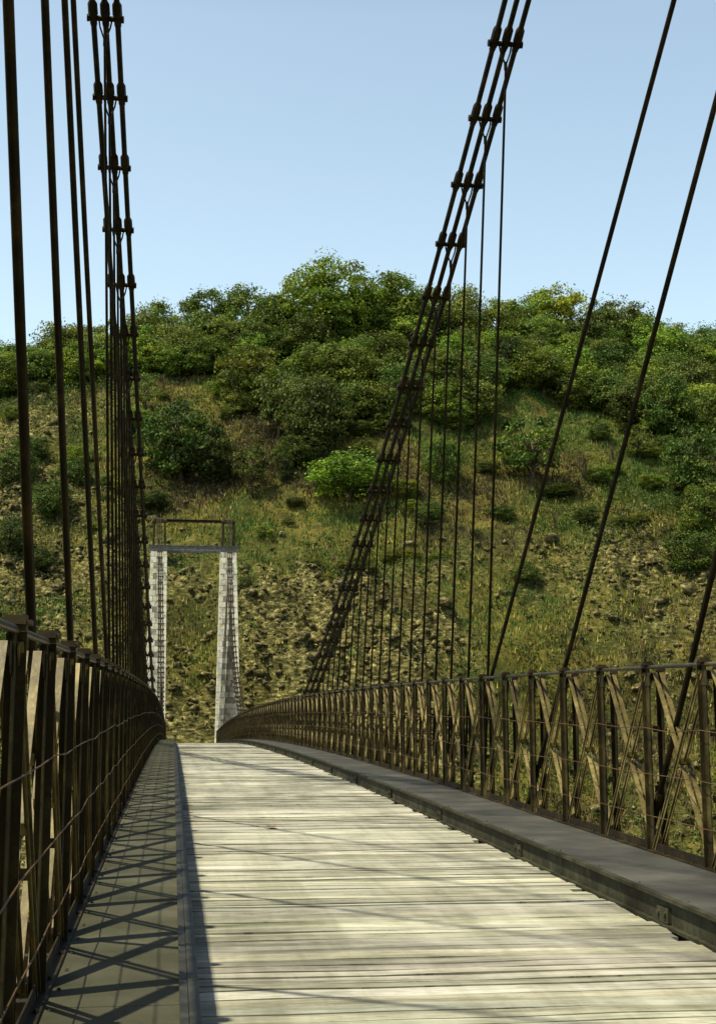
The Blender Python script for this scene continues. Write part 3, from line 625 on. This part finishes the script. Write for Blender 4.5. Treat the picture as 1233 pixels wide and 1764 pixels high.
for bld in range(B):
    a = rng.uniform(0, 2*PI, N); off = rng.normal(size=(N, 2))*.22; w_ = rng.uniform(.05, .10, N); ln = rng.normal(size=(N, 2))*.28; h_ = Hh*rng.uniform(.6, 1.1, N)
    bx, by = X+off[:, 0], Y+off[:, 1]; dx, dy = np.cos(a)*w_, np.sin(a)*w_
    V = np.stack([np.c_[bx-dx, by-dy, Z-.12], np.c_[bx+dx, by+dy, Z-.12], np.c_[bx+ln[:, 0]*h_, by+ln[:, 1]*h_, Z+h_]], 1); Vs.append(V.reshape(-1, 3)); Cs.append(np.repeat(base*rng.uniform(.8, 1.2, (N, 1)), 3, 0))
V = np.concatenate(Vs); Tt = np.arange(len(V)).reshape(-1, 3)
tag(link('grass', np_mesh('grass', V, Tt, np.concatenate(Cs), M_grass)), 'tufts of dry yellow and green grass covering the open slope', 'grass', kind='stuff')
# low leafy scrub, mostly under the wood and in patches on the slope
N = 150000; X, Y = scatter(N, -52, 120, 118, 250)
wood = np.clip((Y-190-6*np.sin(X*.11))/14, 0, 1); pat = np.clip((fbm(X+5, Y+77, 7, 5)-.49)*11, 0, 1)
keep = rng.random(N) < np.maximum(wood*.97, pat*.62*(1-.7*rockiness(X, Y))); keep &= ~((np.abs(X-1.7) < 6) & (Y < 139)); X, Y, wood = X[keep], Y[keep], wood[keep]; N = len(X); Z = ground(X, Y)
hgt = .30+1.7*np.clip(fbm(X+3, Y+1, 4, 3)*2-.6, 0, 1)*np.maximum(wood, .6); Vs = []; Ts = []; Cs = []; k = 0
tone = .55+.9*fbm(X+90, Y+31, 5, 3); her = np.clip((fbm(X+140, Y+60, 18, 3)-.55)*10, 0, 1)*(1-wood)
for q in range(5):
    P = np.c_[X+rng.normal(size=N)*.35, Y+rng.normal(size=N)*.35, Z+hgt*rng.uniform(.1, 1, N)]; Nn = unit(rng.normal(size=(N, 3))*.7+np.array([0, -.2, .7]))
    cg = np.stack([.060*tone, .092*tone, .020*tone], 1)*rng.uniform(.6, 1.4, (N, 1)); chh = np.array([.10, .075, .045])*rng.uniform(.7, 1.3, (N, 1)); cc = cg*(1-her[:, None])+chh*her[:, None]
    v_, t_, c_ = leaves(P, Nn, .17, cc); Vs.append(v_); Ts.append(t_+k); Cs.append(c_); k += len(v_)
tag(link('undergrowth', np_mesh('undergrowth', np.concatenate(Vs), np.concatenate(Ts), np.concatenate(Cs), M_leaf)), 'low leafy scrub and heather spreading under the wood and over the slope', 'undergrowth', kind='stuff')

# ------------------------------------------------------------------ rocks
def rock_mesh(seed):
    bm = bmesh.new(); bmesh.ops.create_icosphere(bm, subdivisions=3, radius=.5); r = random.Random(seed); o = Vector((r.uniform(0, 99), r.uniform(0, 99), 0))
    for v in bm.verts:
        p = v.co.copy(); q = mnoise.cell(p*2.6+o)*.22+mnoise.noise(p*1.7+o)*.35+mnoise.noise(p*5+o)*.10; v.co = p*(1+q); v.co.z *= .75
    me = bpy.data.meshes.new('rock'); bm.to_mesh(me); bm.free(); me.materials.append(M_rock); return me
RM = [rock_mesh(i) for i in range(7)]
def rock(px, py, wpx, label, group=None, hz=1.0):
    X, Y, Z = hit(px, py); w = wpx*Y/F; o = link('rock', random.choice(RM)); o.location = (X, Y, Z+.05*w); o.scale = (w, w*random.uniform(.6, 1), w*random.uniform(.5, .9)*hz); o.rotation_euler = (random.uniform(-.3, .3), random.uniform(-.4, .1), random.uniform(0, 6.3)); tag(o, label, 'rock', group); return o
for g, lab, x0, x1, y0, y1, n_, w0, w1 in (
    ('rocks in the cut behind the tower', 'brown rock in the cut framed between the two tower legs', 296, 366, 1000, 1225, 24, 10, 26),
    ('rocks beside the tower', 'brown rock on the slope between the tower and the chain cable', 425, 600, 1000, 1170, 34, 9, 26),
    ('crag rocks behind the stays', 'dark rock of the crags seen between the slanted stays', 8, 150, 770, 1040, 34, 12, 34),
    ('rocks low behind the rods', 'rock low on the slope seen through the vertical rods', 610, 840, 1020, 1160, 26, 8, 22),
    ('rocks on the grassy slope', 'weathered rock cropping out of the grass beyond the long stays', 985, 1190, 930, 1110, 22, 10, 26),
    ('rocks below the deck', 'pale rock on the bank seen through the railing lattice', 960, 1233, 1180, 1440, 30, 12, 34)):
    for i in range(n_): rock(random.uniform(x0, x1), random.uniform(y0, y1), random.uniform(w0, w1), lab, g)
rock(1048, 938, 24, 'pale round boulder on the grassy slope between the two long stays'); 
rk = rock(278, 790, 24, 'thin whitish stone slab lying on the slope above the tower', None, .35); rk.data = rk.data.copy(); rk.data.materials.clear()
m, n, b = new_mat('pale_stone', .8, .2); n.links.new(ramp(n, noise(n, coords(n), 5), [(.3, (.45, .43, .38)), (.7, (.7, .68, .62))]), b.inputs['Base Color']); rk.data.materials.append(m)

# loose rubble of the rocky parts
def rubble(N):
    bm = bmesh.new(); bmesh.ops.create_icosphere(bm, subdivisions=1, radius=.5); bv = np.array([v.co[:] for v in bm.verts]); bf = np.array([[v.index for v in f.verts] for f in bm.faces]); bm.free()
    X, Y = scatter(N*9, -40, 100, 114, 185); r = rockiness(X, Y); ok = (rng.random(len(X)) < r**1.8*1.2+.003) & ~((np.abs(X-1.7) < 4.6) & (Y < 137.5)); X, Y = X[ok][:N], Y[ok][:N]; n_ = len(X); Z = ground(X, Y)
    sz = np.clip(rng.lognormal(-1.2, .65, n_), .12, 2.0); V = bv[None]*rng.uniform(.62, 1.25, (n_, len(bv), 1))*np.stack([sz*rng.uniform(.8, 1.6, n_), sz, sz*rng.uniform(.5, .9, n_)], 1)[:, None, :]
    a = rng.uniform(0, 2*PI, n_); ca, sa = np.cos(a)[:, None], np.sin(a)[:, None]; tl = rng.normal(size=(n_, 1))*.3
    x, y, z = V[..., 0], V[..., 1], V[..., 2]; x, z = x-tl*z, z+tl*x; x, y = x*ca-y*sa, x*sa+y*ca
    V = np.stack([x+X[:, None], y+Y[:, None], z+Z[:, None]+sz[:, None]*.12], -1).reshape(-1, 3); T = (bf[None]+np.arange(n_)[:, None, None]*len(bv)).reshape(-1, 3)
    return np_mesh('rubble', V, T, np.zeros(len(V)), M_rock, 'rock')
tag(link('rubble', rubble(15000)), 'loose brown rubble and broken rock strewn over the bare parts of the slope', 'rubble', kind='stuff')

# fallen leaf on the planks
d = ray(468, 1427); yy = 20.0
for _ in range(60): yy = (deck(yy)+ROAD)/d[2]*d[1]*.3+yy*.7
lf = MB(); pts = [(0, -.055), (.03, -.03), (.05, .0), (.028, .018), (.035, .05), (.0, .07), (-.03, .045), (-.025, .015), (-.05, -.005), (-.03, -.035)]
lf.add([(x, y, .012+.02*abs(x)*8*abs(x)+.01*random.random()) for x, y in pts]+[(0, 0, .012)], [(i, (i+1) % 10, 10) for i in range(10)])
lf.tube([(0, -.05, .014), (.01, -.10, .018)], .003, 5)
lo = lf.build('fallen_leaf', M_red, None, (d[0]*yy/d[1], yy, deck(yy)+ROAD+.004)); lo.scale = (1.3, 1.3, 1.3); tag(lo, 'single reddish leaf lying on the pale planks', 'leaf')
